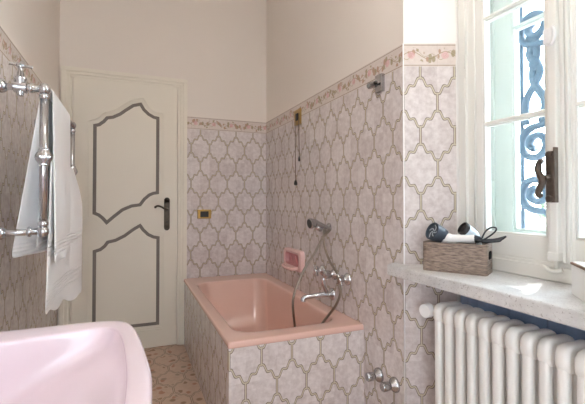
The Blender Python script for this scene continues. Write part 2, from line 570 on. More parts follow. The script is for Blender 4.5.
# casing with two steps
bm = bmesh.new()
x0, x1, zt = -.464, .428, 2.135
for (a, b, dep, top) in ((0, .030, .030, 0), (.026, .052, .022, 0), (.050, .072, .014, 0)):
    add_box(bm, x0 + a, x0 + b, D - dep, D + .003, 0, zt - b - .0005, bev=.002)
    add_box(bm, x1 - b, x1 - a, D - dep, D + .003, 0, zt - b - .0005, bev=.002)
    add_box(bm, x0 + a, x1 - a, D - dep, D + .003, zt - b, zt - a, bev=.003)
child('door_casing', bm, M['door'], dr)
for z in (1.82, .28):
    bm = lathe([(0, 0), (.006, .004), (.006, .116), (0, .12)], (-.393, D - .02, z), (0, 0, 1), 12)
    child('hinge', bm, M['door'], dr)
bm = prism([(.253, -.11), (.297, -.11), (.297, .12), (.253, .12)], 0, .008, bev=.003)
bmesh.ops.transform(bm, matrix=Matrix.Translation((0, leaf_y, 1.045)) @ Matrix.Rotation(PI / 2, 4, 'X'), verts=bm.verts)
bm2 = bm
add_lathe(bm2, [(.021, 0), (.021, .008)], (.275, leaf_y, 1.158), (0, -1, 0), 16)
add_lathe(bm2, [(.021, 0), (.021, .008)], (.275, leaf_y, .938), (0, -1, 0), 16)
hp = child('handle_plate', bm2, M['iron'], dr)
bm = lathe([(.012, 0), (.011, .03), (.009, .045)], (.275, leaf_y - .006, 1.085), (0, -1, 0), 16)
add_tube(bm, smooth_path([(.275, leaf_y - .048, 1.085), (.25, leaf_y - .05, 1.094), (.222, leaf_y - .05, 1.108), (.2, leaf_y - .05, 1.112), (.187, leaf_y - .05, 1.104)], 6),
         [.0085] * 8 + [.0075] * 17, 10)
add_lathe(bm, [(0, -.010), (.007, -.007), (.010, 0), (.007, .007), (0, .010)], (.186, leaf_y - .05, 1.103), (0, 1, 0), 12)
h = child('door_handle', bm, M['iron'], hp, True, 40)
bm = lathe([(.006, 0), (.006, .004)], (.275, leaf_y - .008, .985), (0, -1, 0), 12)
child('keyhole', bm, M['black'], hp)

# light switch
sw = thing('light_switch', 'brass light switch with a dark rocker on the tiles right of the door', 'switch', (.572, D, 1.0))
child('switch_plate', box(.515, .629, D - .009, D, 1.005, 1.080, bev=.003), M['brass'], sw)
child('rocker', box(.538, .606, D - .014, D - .008, 1.018, 1.066, bev=.002), M['black'], sw)

# ------------------------------------------------------------------ bathtub
tx0, tx1, ty0, ty1, tz = .41, R, 1.733, D, .525
bt = thing('bathtub', 'pink enamel bathtub set in a tiled surround below the right wall', 'bathtub', (.76, 2.5, 0))
def rrect(x0, x1, y0, y1, r, n=8):
    out = []
    for cx, cy, a0 in ((x1 - r, y1 - r, 0), (x0 + r, y1 - r, 90), (x0 + r, y0 + r, 180), (x1 - r, y0 + r, 270)):
        for k in range(n + 1):
            a = math.radians(a0 + 90 * k / n)
            out.append((cx + r * math.cos(a), cy + r * math.sin(a)))
    return out
rings = []
def R_(x0, x1, y0, y1, r, z): rings.append([(x, y, z) for x, y in rrect(x0, x1, y0, y1, r)])
ox0, ox1, oy0, oy1 = tx0 - .004, tx1 - .001, ty0 - .004, ty1 - .001
R_(ox0 + .004, ox1, oy0 + .004, oy1, .004, tz - .030)
R_(ox0, ox1, oy0, oy1, .008, tz - .026)
R_(ox0, ox1, oy0, oy1, .010, tz - .008)
R_(ox0 + .003, ox1, oy0 + .003, oy1, .010, tz - .002)
R_(ox0 + .010, ox1 - .004, oy0 + .010, oy1 - .004, .012, tz)
ix0, ix1, iy0, iy1 = .475, 1.02, 1.84, 3.09
R_(ix0 - .014, ix1 + .014, iy0 - .014, iy1 + .014, .115, tz - .001)
R_(ix0 - .004, ix1 + .004, iy0 - .004, iy1 + .004, .11, tz - .005)
R_(ix0 + .004, ix1 - .004, iy0 + .004, iy1 - .006, .105, tz - .016)
R_(ix0 + .014, ix1 - .012, iy0 + .02, iy1 - .03, .10, tz - .08)
R_(ix0 + .04, ix1 - .035, iy0 + .05, iy1 - .12, .10, tz - .24)
R_(ix0 + .06, ix1 - .055, iy0 + .08, iy1 - .19, .10, tz - .34)
R_(ix0 + .085, ix1 - .08, iy0 + .12, iy1 - .24, .10, tz - .39)
R_(ix0 + .14, ix1 - .135, iy0 + .18, iy1 - .30, .10, tz - .405)
bm = bmesh.new()
vr = [[bm.verts.new(p) for p in r] for r in rings]
for a, b in zip(vr, vr[1:]):
    n = len(a)
    for k in range(n):
        f = bm.faces.new((a[k], a[(k + 1) % n], b[(k + 1) % n], b[k])); f.smooth = True
bm.faces.new(vr[-1])
bmesh.ops.recalc_face_normals(bm, faces=bm.faces)
ts = child('tub_shell', bm, M['pink'], bt, True)
md = ts.modifiers.new('soft', 'SUBSURF'); md.levels = 1; md.render_levels = 2
bm = lathe([(.001, 0), (.03, .0), (.03, .004), (.022, .006), (.0, .006)], (.75, 2.15, tz - .4045), (0, 0, 1), 20)
child('drain', bm, M['chrome'], ts, True, 40)

def bat(name, P0, P1, u0, v0):
    o = panel(name, P0, P1, 0, tz - .026, M['tile'], None, u0, v0, .03)
    o.parent = bt; o.matrix_parent_inverse = Matrix.Translation(-bt.location)
    return o
bat('tiled_apron', (tx0, ty0), (tx1 - .001, ty0), -(R - tx0) + .0225, .401 - .146)
bat('tiled_apron', (tx0, ty1 - .001), (tx0, ty0 + .03), .0, .401 - .146)

# soap dish
sd = thing('soap_dish', 'pink ceramic soap dish fixed to the tiles above the tub', 'soap dish', (R, 2.63, .73))
bm = bmesh.new()
y0, y1, z0, z1 = 2.47, 2.80, .655, .805
out = rrect(y0, y1, z0, z1, .03, 5); inn = rrect(y0 + .04, y1 - .04, z0 + .035, z1 - .028, .025, 5)
loops = [[(R, y, z) for y, z in out], [(R - .028, y, z) for y, z in rrect(y0 + .004, y1 - .004, z0 + .004, z1 - .004, .03, 5)],
         [(R - .036, y, z) for y, z in rrect(y0 + .02, y1 - .02, z0 + .016, z1 - .014, .028, 5)],
         [(R - .03, y, z) for y, z in inn]]
vr = [[bm.verts.new(p) for p in r] for r in loops]
for a, b in zip(vr, vr[1:]):
    for k in range(len(a)):
        f = bm.faces.new((a[k], a[(k + 1) % len(a)], b[(k + 1) % len(a)], b[k])); f.smooth = True
bmesh.ops.recalc_face_normals(bm, faces=bm.faces)
child('dish_rim', bm, M['dish'], sd, True, 50)
bm = bmesh.new()
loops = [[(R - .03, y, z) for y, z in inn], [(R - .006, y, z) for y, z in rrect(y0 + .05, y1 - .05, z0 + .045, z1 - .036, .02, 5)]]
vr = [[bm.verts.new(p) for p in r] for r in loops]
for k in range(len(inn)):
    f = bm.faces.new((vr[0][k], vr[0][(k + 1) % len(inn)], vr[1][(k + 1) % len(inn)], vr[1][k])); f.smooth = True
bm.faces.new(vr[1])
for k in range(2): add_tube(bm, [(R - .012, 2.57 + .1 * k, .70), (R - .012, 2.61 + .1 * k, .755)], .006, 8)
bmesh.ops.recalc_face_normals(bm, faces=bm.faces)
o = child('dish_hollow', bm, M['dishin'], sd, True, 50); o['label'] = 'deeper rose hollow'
bm = tube(smooth_path([(R - .03, y0 + .05, z0 + .03), (R - .06, y0 + .07, z0 + .022), (R - .07, (y0 + y1) / 2, z0 + .02), (R - .06, y1 - .07, z0 + .022), (R - .03, y1 - .05, z0 + .03)], 6), .012, 10)
child('dish_lip', bm, M['dish'], sd, True)

# bath mixer: two valves, diverter, spout
mx = thing('bath_mixer', 'chrome wall mixer with valve handles and spout over the tub', 'tap', (R, 2.05, .6))
def escut(y, z, r=.034): return lathe([(r, 0), (r, .004), (r * .8, .012), (r * .5, .02), (.013, .03), (.013, .034)], (R, y, z), (-1, 0, 0), 24)
for y, z in ((2.20, .722), (1.895, .722)):
    e_ = child('escutcheon', escut(y, z), M['chrome'], mx, True, 50)
    bm = lathe([(.014, .03), (.016, .04), (.016, .052), (.012, .058)], (R, y, z), (-1, 0, 0), 16)
    for k in range(4):
        a = PI / 4 + k * PI / 2
        p = V((R - .048, y, z)); q = p + V((0, math.cos(a), math.sin(a))) * .036
        add_tube(bm, [p, p.lerp(q, .6), q], [.006, .006, .0085], 10)
    child('valve_handle', bm, M['chrome'], mx, True, 50)
child('escutcheon', escut(2.045, .725), M['chrome'], mx, True, 50)
bm = lathe([(.02, .03), (.024, .036), (.024, .062), (.018, .068), (0, .069)], (R, 2.045, .725), (-1, 0, 0), 20)
child('diverter_knob', bm, M['chrome'], mx, True, 40)
child('escutcheon', escut(2.075, .602, .036), M['chrome'], mx, True, 50)
bm = tube(smooth_path([(R - .025, 2.075, .602), (R - .07, 2.08, .602), (R - .12, 2.09, .597), (R - .162, 2.10, .592), (R - .174, 2.103, .582), (R - .176, 2.103, .568)], 6), [.015] * 10 + [.0135] * 10 + [.0145] * 11, 14)
child('spout', bm, M['chrome'], mx, True, 50)
bm = tube([(R - .06, 2.07, .70), (R - .06, 2.068, .66), (R - .04, 2.072, .615)], .011, 12)
child('mixer_body', bm, M['chrome'], mx, True, 50)

# hand shower, hose, holder
hs = thing('hand_shower', 'chrome hand shower on its wall holder, hose looping into the tub', 'shower', (R, 2.1, 1.0))
bm = lathe([(.024, 0), (.024, .006), (.015, .012), (.012, .03)], (R, 2.11, .995), (-1, 0, 0), 20)
add_lathe(bm, [(.019, 0), (.021, .004), (.021, .034), (.018, .038)], (R - .055, 2.105, .985), (-.6, 0, .35), 16)
child('holder', bm, M['oldchrome'], hs, True, 50)
dv = V((-.92, .0, .39)).normalized()
p0 = V((R - .012, 2.07, .985))
bm = tube([p0, p0 + dv * .04, p0 + dv * .09, p0 + dv * .115], [.009, .012, .014, .017], 14)
child('shower_handle', bm, M['oldchrome'], hs, True, 50)
bm = lathe([(.014, 0), (.022, .006), (.030, .03), (.031, .04), (.027, .044)], p0 + dv * .105 + V((.0, 0, .0)), (-.8, -.05, -.12), 20)
hd = child('shower_head', bm, M['oldchrome'], hs, True, 45)
bm = lathe([(.026, 0), (.026, .002), (0, .003)], V(p0 + dv * .105) + V((-.8, -.05, -.12)).normalized() * .044, (-.8, -.05, -.12), 20)
child('shower_face', bm, M['black'], hd, True, 45)
hose = smooth_path([(1.095, 2.07, .985), (1.06, 2.11, .925), (1.022, 2.13, .845), (.962, 2.15, .745), (.905, 2.15, .63), (.888, 2.15, .54), (.90, 2.14, .40), (.915, 2.10, .24), (.935, 2.04, .18), (.955, 2.0, .25),
                    (.968, 1.985, .38), (.985, 1.965, .47), (1.04, 1.915, .575), (1.06, 1.888, .655), (1.062, 1.895, .715), (1.062, 1.935, .755), (1.062, 2.01, .80), (1.062, 2.07, .865), (1.062, 2.095, .93), (1.075, 2.11, .985)], 8)
child('shower_hose', tube(hose, .0075, 10), M['steel'], hs, True)

# two stop taps low on the wall
for y, z, lb in ((1.60, .320, 'small round chrome stop tap on the tiles, the one nearer the tub'), (1.478, .326, 'small round chrome stop tap on the tiles, the one nearer the radiator')):
    t = thing('stop_tap', lb, 'tap', (R, y, z), 'stop taps below the tub end wall')
    bm = lathe([(.034, 0), (.034, .006), (.030, .014), (.018, .024), (.014, .03)], (R, y, z), (-1, 0, 0), 24)
    child('escutcheon', bm, M['oldchrome'], t, True, 50)
    bm = lathe([(.013, .028), (.019, .036), (.0205, .05), (.0205, .066), (.017, .072), (0, .073)], (R, y, z), (-1, 0, 0), 24)
    child('tap_knob', bm, M['oldchrome'], t, True, 40)

# pull cord switch
pc = thing('pull_cord_switch', 'small brass pull cord switch on the border tiles above the tub', 'switch', (R, 2.58, 1.75))
child('switch_plate', box(R - .010, R, 2.525, 2.635, 1.692, 1.802, bev=.002), M['brass'], pc)
child('switch_body', box(R - .015, R - .009, 2.558, 2.604, 1.722, 1.774, bev=.003), M['black'], pc)
for y, zb, rr in ((2.60, 1.275, .012), (2.535, 1.44, .007)):
    cd = child('cord', tube([(R - .018, y, 1.715), (R - .014, y, zb + .02)], .003, 8), M['cord'], pc, True)
    bm = lathe([(.003, .0), (rr * .6, .005), (rr, .02), (rr, .034), (0, .04)], (R - .014, y, zb + .025), (0, 0, -1), 14)
    o = child('cord_pendant', bm, M['black'], cd, True, 40)

# wall hook block
hk = thing('wall_hook', 'square chrome wall hook below the border near the window corner', 'hook', (R, 1.57, 1.7))
child('backplate', box(R - .022, R, 1.548, 1.598, 1.668, 1.752, bev=.003), M['oldchrome'], hk)
bm = lathe([(.016, 0), (.016, .046), (.013, .05), (0, .05)], (R - .02, 1.59, 1.712), (-.25, 1, 0), 20)
child('peg', bm, M['oldchrome'], hk, True, 40)
bm = lathe([(.007, 0), (.007, .014), (0, .016)], (R - .03, 1.573, 1.708), (-1, 0, 0), 12)
child('screw', bm, M['black'], hk, True, 40)

# ------------------------------------------------------------------ towel rail
TX, TY0, TY1 = -.30, 1.73, 2.51
ZT, ZM, ZB = 1.572, 1.315, 1.036
tr = thing('towel_rail', 'chrome heated towel rail with a valve wheel on the left wall', 'towel rail', (TX, 2.1, 1.0))
for y in (TY0, TY1):
    bm = tube([(TX, y, ZB), (TX, y, ZT)], .0145, 16)
    child('post', bm, M['chrome'], tr, True)
    bm = bmesh.new()
    add_lathe(bm, [(.0145, -.034), (.019, -.030), (.019, -.024), (.028, -.010), (.030, 0), (.028, .010), (.019, .024), (.019, .030), (.0145, .034)], (TX, y, ZM), (0, 0, 1), 10)
    child('ball_joint', bm, M['chrome'], tr, True, 35)
    for z in (ZT, ZB):
        s = 1 if z == ZT else -1
        bm = tube([(TX, y, z), (L, y, z - .004)], .0125, 14)
        child('wall_pipe', bm, M['chrome'], tr, True)
        bm = lathe([(0, -.022), (.012, -.019), (.020, -.008), (.021, 0), (.020, .008), (.012, .019), (0, .022)], (TX, y, z), (0, 0, 1), 16)
        add_lathe(bm, [(.017, 0), (.019, .004), (.019, .010), (.017, .013)], (TX - .036, y, z), (-1, 0, 0), 14)
        add_lathe(bm, [(.0145, 0), (.018, .004), (.018, .014), (.0145, .018)], (TX, y, z - s * .038), (0, 0, s), 14)
        child('elbow', bm, M['chrome'], tr, True, 45)
        bm = lathe([(0, -.026), (.015, -.021), (.024, -.010), (.026, 0), (.024, .010), (.015, .021), (0, .026)], (-.438, y, z - .002), (-1, 0, 0), 18)
        add_lathe(bm, [(.016, 0), (.028, .006), (.028, .012)], (-.464, y, z - .003), (-1, 0, 0), 18)
        child('wall_flange', bm, M['chrome'], tr, True, 45)
for z in (ZT, ZM, ZB):
    child('rail', tube([(TX, TY0, z), (TX, TY1, z)], .0125, 14), M['chrome'], tr, True)
bm = lathe([(.019, -.022), (.022, -.02), (.022, .02), (.019, .022)], (-.376, TY0, ZT), (1, 0, 0), 16)
add_lathe(bm, [(.019, 0), (.019, .022), (.022, .026), (.022, .034), (.015, .04), (.012, .055), (.008, .06), (.008, .075)], (-.376, TY0, ZT), (0, 0, 1), 16)
add_lathe(bm, [(.015, 0), (.012, .02), (0, .024)], (-.376, TY0, ZT - .012), (0, 0, -1), 14)
vb = child('valve_body', bm, M['chrome'], tr, True, 45)
bm = lathe([(0, 0), (.014, .002), (.016, .008), (.014, .015), (0, .018)], (-.376, TY0, ZT + .072), (0, 0, 1), 16)
for k in range(4):
    a = .35 + k * PI / 2
    p = V((-.376, TY0, ZT + .081)); q = p + V((math.cos(a), math.sin(a), 0)) * .037
    add_tube(bm, [p, p.lerp(q, .5), q], [.007, .005, .007], 10)
child('valve_wheel', bm, M['chrome'], vb, True, 45)

# ------------------------------------------------------------------ towels
def sheet(name, grid, thick, label, cat, extra=None):
    """grid[i][j] of world points"""
    bm = bmesh.new()
    vs = [[bm.verts.new(p) for p in row] for row in grid]
    for a, b in zip(vs, vs[1:]):
        for k in range(len(a) - 1):
            f = bm.faces.new((a[k], a[k + 1], b[k + 1], b[k])); f.smooth = True
    bmesh.ops.recalc_face_normals(bm, faces=bm.faces)
    o = obj(name, bm, M['towel'], smooth=True)
    m = o.modifiers.new('thick', 'SOLIDIFY'); m.thickness = thick; m.offset = 0
    m = o.modifiers.new('soft', 'SUBSURF'); m.levels = 1; m.render_levels = 2
    tag(o, label, cat, 'white towels on the rail')
    return o

def drape(y0, y1, zr, front, back, rad, ny=15):
    """front/back: functions (t along y, s down 0..1) -> (x, dy, z)"""
    rows = []
    prof = []
    for i in range(13): prof.append(('b', 1 - i / 12))
    for a in (150, 110, 70, 30): prof.append(('c', a))
    for i in range(13): prof.append(('f', i / 12))
    for kind, s in prof:
        row = []
        for j in range(ny):
            t = j / (ny - 1); y = y0 + (y1 - y0) * t
            if kind == 'c':
                a = math.radians(s)
                row.append((TX + rad * math.cos(a), y, zr + rad * math.sin(a)))
            else:
                x, dy, z = (front if kind == 'f' else back)(t, s)
                row.append((x, y + dy, z))
        rows.append(row)
    return rows

def a_front(t, s):
    w = .004 * math.sin(t * 14 + s * 2) * s
    x = TX + .019 + .012 * s + w + .008 * math.sin(t * 5) * s
    zb = .902 + .004 * math.sin(t * 9) - .0 * t
    return x, -.015 * s + .03 * t * s, ZT + (zb - ZT) * s
def a_back(t, s):
    k = max(0, 1 - t / .32)
    x = TX - .019 - (.072 * k + .012 + .006 * math.sin(t * 11)) * s
    return x, -.045 * k * s, ZT + (.935 - ZT) * s
sheet('hand_towel', drape(1.785, 2.26, ZT, a_front, a_back, .0205), .008, 'white towel hung over the top bar, its hem banded, nearer the camera', 'towel')
def b_front(t, s):
    bulge = max(0, (t - .55) / .45)
    x = TX + .0165 + (.004 - .012 * (1 - t)) * s + .045 * bulge * math.sin(min(1, s * 3) * PI / 2) + .006 * math.sin(t * 16 + 1) * s * (1 - .6 * (1 - bulge))
    if t < .72: x = min(x, TX + .022)
    zb = .715 - .075 * t + .012 * math.sin(t * 15)
    return x, -.045 * s * max(0, 1 - 2 * t), ZM + (zb - ZM) * s
def b_back(t, s):
    x = TX - .0165 - .012 * s + .003 * math.sin(t * 12)
    return x, 0, ZM + (.96 - ZM) * s
sheet('bath_towel', drape(1.775, 2.44, ZM, b_front, b_back, .017, 20), .007, 'longer white bath towel on the middle bar, hanging lowest beside the door', 'towel')

# ------------------------------------------------------------------ washbasin
wbn = thing('washbasin', 'pale pink ceramic washbasin on the left wall in the foreground', 'washbasin', (L, .82, .6))
yc = .82
half_out = [(-.474, .46), (-.474, 1.19), (-.46, 1.226), (-.30, 1.228), (-.17, 1.227), (-.07, 1.225), (-.022, 1.212), (.004, 1.178), (.022, 1.09), (.033, .98), (.041, .876), (.043, .82)]
def resample(pts, n):
    P = [V((p[0], p[1], 0)) for p in pts]
    Ls = [0]
    for a, b in zip(P, P[1:]): Ls.append(Ls[-1] + (b - a).length)
    out = []
    for i in range(n):
        d = Ls[-1] * i / (n - 1)
        for k in range(len(P) - 1):
            if d <= Ls[k + 1] + 1e-9:
                out.append(P[k].lerp(P[k + 1], (d - Ls[k]) / max(1e-9, Ls[k + 1] - Ls[k]))); break
    return out
def half_to_full(h):
    # h from (back centre) to (front centre), y >= yc
    top = [(p.x, p.y) for p in h]
    return top + [(x, 2 * yc - y) for x, y in top[::-1][1:-1]]
ho = smooth_path([(p[0], p[1], 0) for p in [(-.474, .82), (-.474, 1.0), (-.474, 1.19), (-.462, 1.222)] + half_out[3:]], 6)
hi = smooth_path([(x, y, 0) for x, y in [(-.365, .82), (-.367, .95), (-.366, 1.06), (-.345, 1.108), (-.281, 1.128), (-.148, 1.149), (-.085, 1.158), (-.048, 1.153), (-.026, 1.115), (-.012, 1.02), (-.005, .9), (-.003, .82)]], 6)
NB = 40
ho = half_to_full(resample([(p.x, p.y) for p in ho], NB)); hi = half_to_full(resample([(p.x, p.y) for p in hi], NB))
cx = -.19
def sc(pts, k, z, kx=None): return [(cx + (x - cx) * (kx or k), yc + (y - yc) * k, z) for x, y in pts]
def mixr(a, b, f, z): return [(p[0] + (q[0] - p[0]) * f, p[1] + (q[1] - p[1]) * f, z) for p, q in zip(a, b)]
def inner(k, d):
    bx = -.27; out = []
    for x, y in hi:
        x2, y2 = bx + (x - bx) * k, yc + (y - yc) * k
        q = min(1, max(0, (.01 - x2) / .29)); w = .10 + .90 * q
        out.append((x2, y2, .811 - .150 * d * w))
    return out
def clampx(r): return [(max(x, -.4745), y, z) for x, y, z in r]
loops = [sc(ho, .35, .60), sc(ho, .62, .63), clampx(sc(ho, .90, .69)), clampx(sc(ho, .965, .74)), clampx(sc(ho, .993, .785)), clampx(sc(ho, 1, .806)), mixr(ho, hi, .06, .816), mixr(ho, hi, .22, .821), mixr(ho, hi, .55, .8205),
         mixr(ho, hi, .86, .8185), mixr(ho, hi, .95, .8170), mixr(ho, hi, .985, .8145), mixr(ho, hi, 1, .811)] + [inner(k, d) for k, d in ((.996, .07), (.985, .34), (.968, .62), (.945, .84), (.90, .95), (.80, 1.0), (.6, 1.03), (.35, 1.06), (.1, 1.07))]
bm = bmesh.new()
vr = [[bm.verts.new(p) for p in r] for r in loops]
for a, b in zip(vr, vr[1:]):
    n = len(a)
    for k in range(n):
        f = bm.faces.new((a[k], a[(k + 1) % n], b[(k + 1) % n], b[k])); f.smooth = True
bm.faces.new(vr[0][::-1]); bm.faces.new(vr[-1])
bmesh.ops.recalc_face_normals(bm, faces=bm.faces)
o = child('bowl', bm, M['basin'], wbn, True)
m_ = o.modifiers.new('soft', 'SUBSURF'); m_.levels = 1; m_.render_levels = 2
bm = lathe([(.03, 0), (.03, .004), (.022, .006), (0, .006)], (-.27, yc, .674), (0, 0, 1), 20)
child('drain', bm, M['chrome'], wbn, True, 40)

# ------------------------------------------------------------------ radiator
rd = thing('radiator', 'white cast iron column radiator under the marble sill', 'radiator', (1.2, .9, 0))
def rad_section(y):
    bm = bmesh.new()
    th, z0, z1 = .030, .12, .742
    def pod(x0, x1, za, zb, w, r=.012):
        b = bmesh.new()
        pts = rrect(x0, x1, za, zb, min(r, (x1 - x0) / 2 - .001, (zb - za) / 2 - .001), 5)
        lo = [b.verts.new((px, y - w / 2, pz)) for px, pz in pts]; hi = [b.verts.new((px, y + w / 2, pz)) for px, pz in pts]
        b.faces.new(lo); b.faces.new(hi[::-1])
        n = len(pts)
        for i in range(n): b.faces.new((lo[i], hi[i], hi[(i + 1) % n], lo[(i + 1) % n]))
        bmesh.ops.recalc_face_normals(b, faces=b.faces)
        ed = [e_ for e_ in b.edges if abs(e_.verts[0].co.y - e_.verts[1].co.y) < 1e-6]
        bmesh.ops.bevel(b, geom=ed, offset=w * .36, segments=4, profile=.5, affect='EDGES', clamp_overlap=True)
        for f in b.faces: f.smooth = True
        merge(bm, b)
    xs = [1.13, 1.178, 1.226]
    for x in xs: pod(x, x + .036, z0 + .02, z1 - .02, th, .017)
    pod(1.126, 1.266, z1 - .085, z1, .040, .034)
    pod(1.128, 1.264, z0, z0 + .075, .040, .034)
    for z in (z1 - .05, z0 + .04):
        add_lathe(bm, [(.030, -.0275), (.030, .0275)], (1.20, y, z), (0, 1, 0), 20)
    return bm
ny = 14
for i in range(ny):
    y = 1.243 - .0545 * i
    child('section', rad_section(y), M['rad'], rd)
bm = tube([(1.176, 1.25, .703), (1.176, 1.318, .703)], .013, 14)
add_lathe(bm, [(.015, 0), (.015, .022), (.024, .026), (.0275, .034), (.0275, .064), (.025, .067), (0, .068)], (1.176, 1.303, .703), (-.97, -.22, 0), 24)
o = child('valve_cap', bm, M['whitep'], rd, True, 40); o['label'] = 'round white valve cap'
for i in (2, 11):
    child('foot', box(1.15, 1.24, 1.243 - .0545 * i - .012, 1.243 - .0545 * i + .012, 0, .13, bev=.003), M['rad'], rd)

# ------------------------------------------------------------------ window
w1 = thing('window_1', 'tall white double window with paired casements above the marble sill', 'window', (WX, .9, .875), kind='structure')
ZS, ZTOP = .875, 2.5
YC = (WY0 + WY1) / 2
# sill slab
bm = prism([(1.04, 1.443), (R - .0005, 1.478), (R - .0005, CY), (RX - .001, RY + .0005), (1.348, RY), (1.348, WY0), (RX - .001, WY0), (R - .0005, WY0 - (CY - RY)), (R - .0005, .32), (1.04, .35)], .829, ZS, bev=.006, seg=3)
o = child('window_sill', bm, M['marble'], w1); o['label'] = 'worn grey marble sill'
# fixed frame with steps
bm = bmesh.new()
for y0, y1 in ((1.285, 1.327), (WY0 - .001, WY0 + .04)):
    add_box(bm, WX - .012, 1.42, y0, y1, ZS, ZTOP, bev=.002)
for y0, y1 in ((1.248, 1.290), (WY0 + .035, WY0 + .077)):
    add_box(bm, WX, 1.42, y0, y1, ZS, ZTOP, bev=.003)
for y0, y1 in ((1.244, 1.252), (WY0 + .073, WY0 + .081)):
    add_tube(bm, [(WX - .002, (y0 + y1) / 2, ZS + .05), (WX - .002, (y0 + y1) / 2, ZTOP)], .005, 8)
add_box(bm, WX - .004, 1.42, WY0, WY1, ZS, .925, bev=.003)
add_box(bm, WX + .004, 1.42, WY0, WY1, .92, .938, bev=.004)
add_box(bm, WX, 1.42, WY0, WY1, ZTOP - .06, ZTOP, bev=.003)
child('window_frame', bm, M['frame'], w1)
# thin hinge rods seen on the frame
for z0, z1 in ((1.72, 2.1), (.98, 1.68)):
    bm = tube([(WX - .014, 1.287, z0), (WX - .014, 1.287, z1)], .0035, 8)
    child('hinge_rod', bm, M['frame'], w1, True)
def casement(root, ya, yb, x0, x1, zb, zt, muntins, bot, mat, stile_a, stile_b, name='casement'):
    """ya < yb; stiles at both ends"""
    bm = bmesh.new()
    add_box(bm, x0, x1, ya, ya + stile_a, zb, zt, bev=.003)
    add_box(bm, x0, x1, yb - stile_b, yb, zb, zt, bev=.003)
    add_box(bm, x0 + .001, x1 - .001, ya + stile_a - .002, yb - stile_b + .002, zb, zb + bot, bev=.002)
    add_box(bm, x0 + .001, x1 - .001, ya + stile_a - .002, yb - stile_b + .002, zt - .05, zt, bev=.002)
    # inner glazing bead
    ga, gb = ya + stile_a, yb - stile_b
    for yy in (ga + .003, gb - .003):
        add_tube(bm, [(x0 + .008, yy, zb + bot), (x0 + .008, yy, zt - .05)], .006, 8)
    add_tube(bm, [(x0 + .008, ga, zb + bot + .003), (x0 + .008, gb, zb + bot + .003)], .006, 8)
    o = child(name, bm, mat, root)
    for z in muntins:
        bm = box(x0 + .012, x1 - .006, ga, gb, z - .011, z + .011, bev=.003)
        add_box(bm, x0 + .002, x0 + .014, ga, gb, z - .006, z + .006, bev=.003)
        mo = obj('muntin', bm, mat); mo.parent = o
    zs = [zb + bot] + list(muntins) + [zt - .05]
    for a, b in zip(zs, zs[1:]):
        p = obj('pane', box((x0 + x1) / 2 - .001, (x0 + x1) / 2 + .001, ga, gb, a, b), M['glass']); p.parent = o
    return o
MU = (1.468, 1.907, 2.345)
casement(w1, .905, 1.246, WX + .002, 1.40, .938, 2.44, MU, .084, M['frame'], .036, .034)
casement(w1, WY0 + .079, .905, WX + .002, 1.40, .938, 2.44, MU, .084, M['frame'], .034, .058)
# stepped mouldings of the closing stile
bm = bmesh.new()
for y0, y1, dx in ((.856, .866, .012), (.868, .876, .016), (.876, .902, .010)):
    add_box(bm, WX - dx, WX + .01, y0, y1, .945, 2.44, bev=.002)
child('closing_moulding', bm, M['frame'], w1)
bm = box(WX - .03, WX + .002, .884, .914, .95, 2.46, bev=.005)
cr = child('bolt_cover', bm, M['frame'], w1)
bm = box(WX - .046, WX - .028, .885, .913, 1.145, 1.318, bev=.004)
add_lathe(bm, [(.012, 0), (.012, .006), (.009, .009)], (WX - .044, .899, 1.306), (-1, 0, 0), 14)
add_lathe(bm, [(.012, 0), (.012, .006), (.009, .009)], (WX - .044, .899, 1.158), (-1, 0, 0), 14)
add_box(bm, WX - .05, WX - .03, .878, .884, 1.145, 1.33, bev=.002)
ch = child('cremone_case', bm, M['bronze'], w1)
bm = lathe([(.011, 0), (.009, .02), (.011, .03)], (WX - .045, .899, 1.228), (-1, 0, 0), 14)
hx = WX - .075
add_tube(bm, smooth_path([(hx, .900, 1.283), (hx, .910, 1.282), (hx, .917, 1.266), (hx, .915, 1.245), (hx, .905, 1.226), (hx, .904, 1.210), (hx, .911, 1.195), (hx, .917, 1.178), (hx, .914, 1.168), (hx, .906, 1.170)], 6),
         [.0075 + .004 * math.sin(PI * k / 54) for k in range(55)], 10)
add_tube(bm, [(hx, .905, 1.226), (hx, .899, 1.228)], .008, 10)
child('cremone_handle', bm, M['bronze'], ch, True, 50)
# catch and bottom keeper
bm = box(WX - .05, WX - .028, .884, .916, 1.68, 1.735, bev=.006)
add_tube(bm, smooth_path([(WX - .042, .885, 1.735), (WX - .052, .874, 1.72), (WX - .05, .874, 1.695), (WX - .045, .89, 1.675)], 5), .006, 8)
child('rod_guide', bm, M['whitep'], w1)
bm = box(WX - .035, WX - .002, .88, .918, .948, .978, bev=.004)
add_tube(bm, smooth_path([(WX - .03, .93, .925), (WX - .035, .91, .915), (WX - .035, .888, .915), (WX - .03, .868, .922)], 5), .007, 8)
add_lathe(bm, [(.007, 0), (.007, .05)], (WX - .016, .9, .915), (0, 0, 1), 12)
child('bolt_keeper', bm, M['frame'], w1)
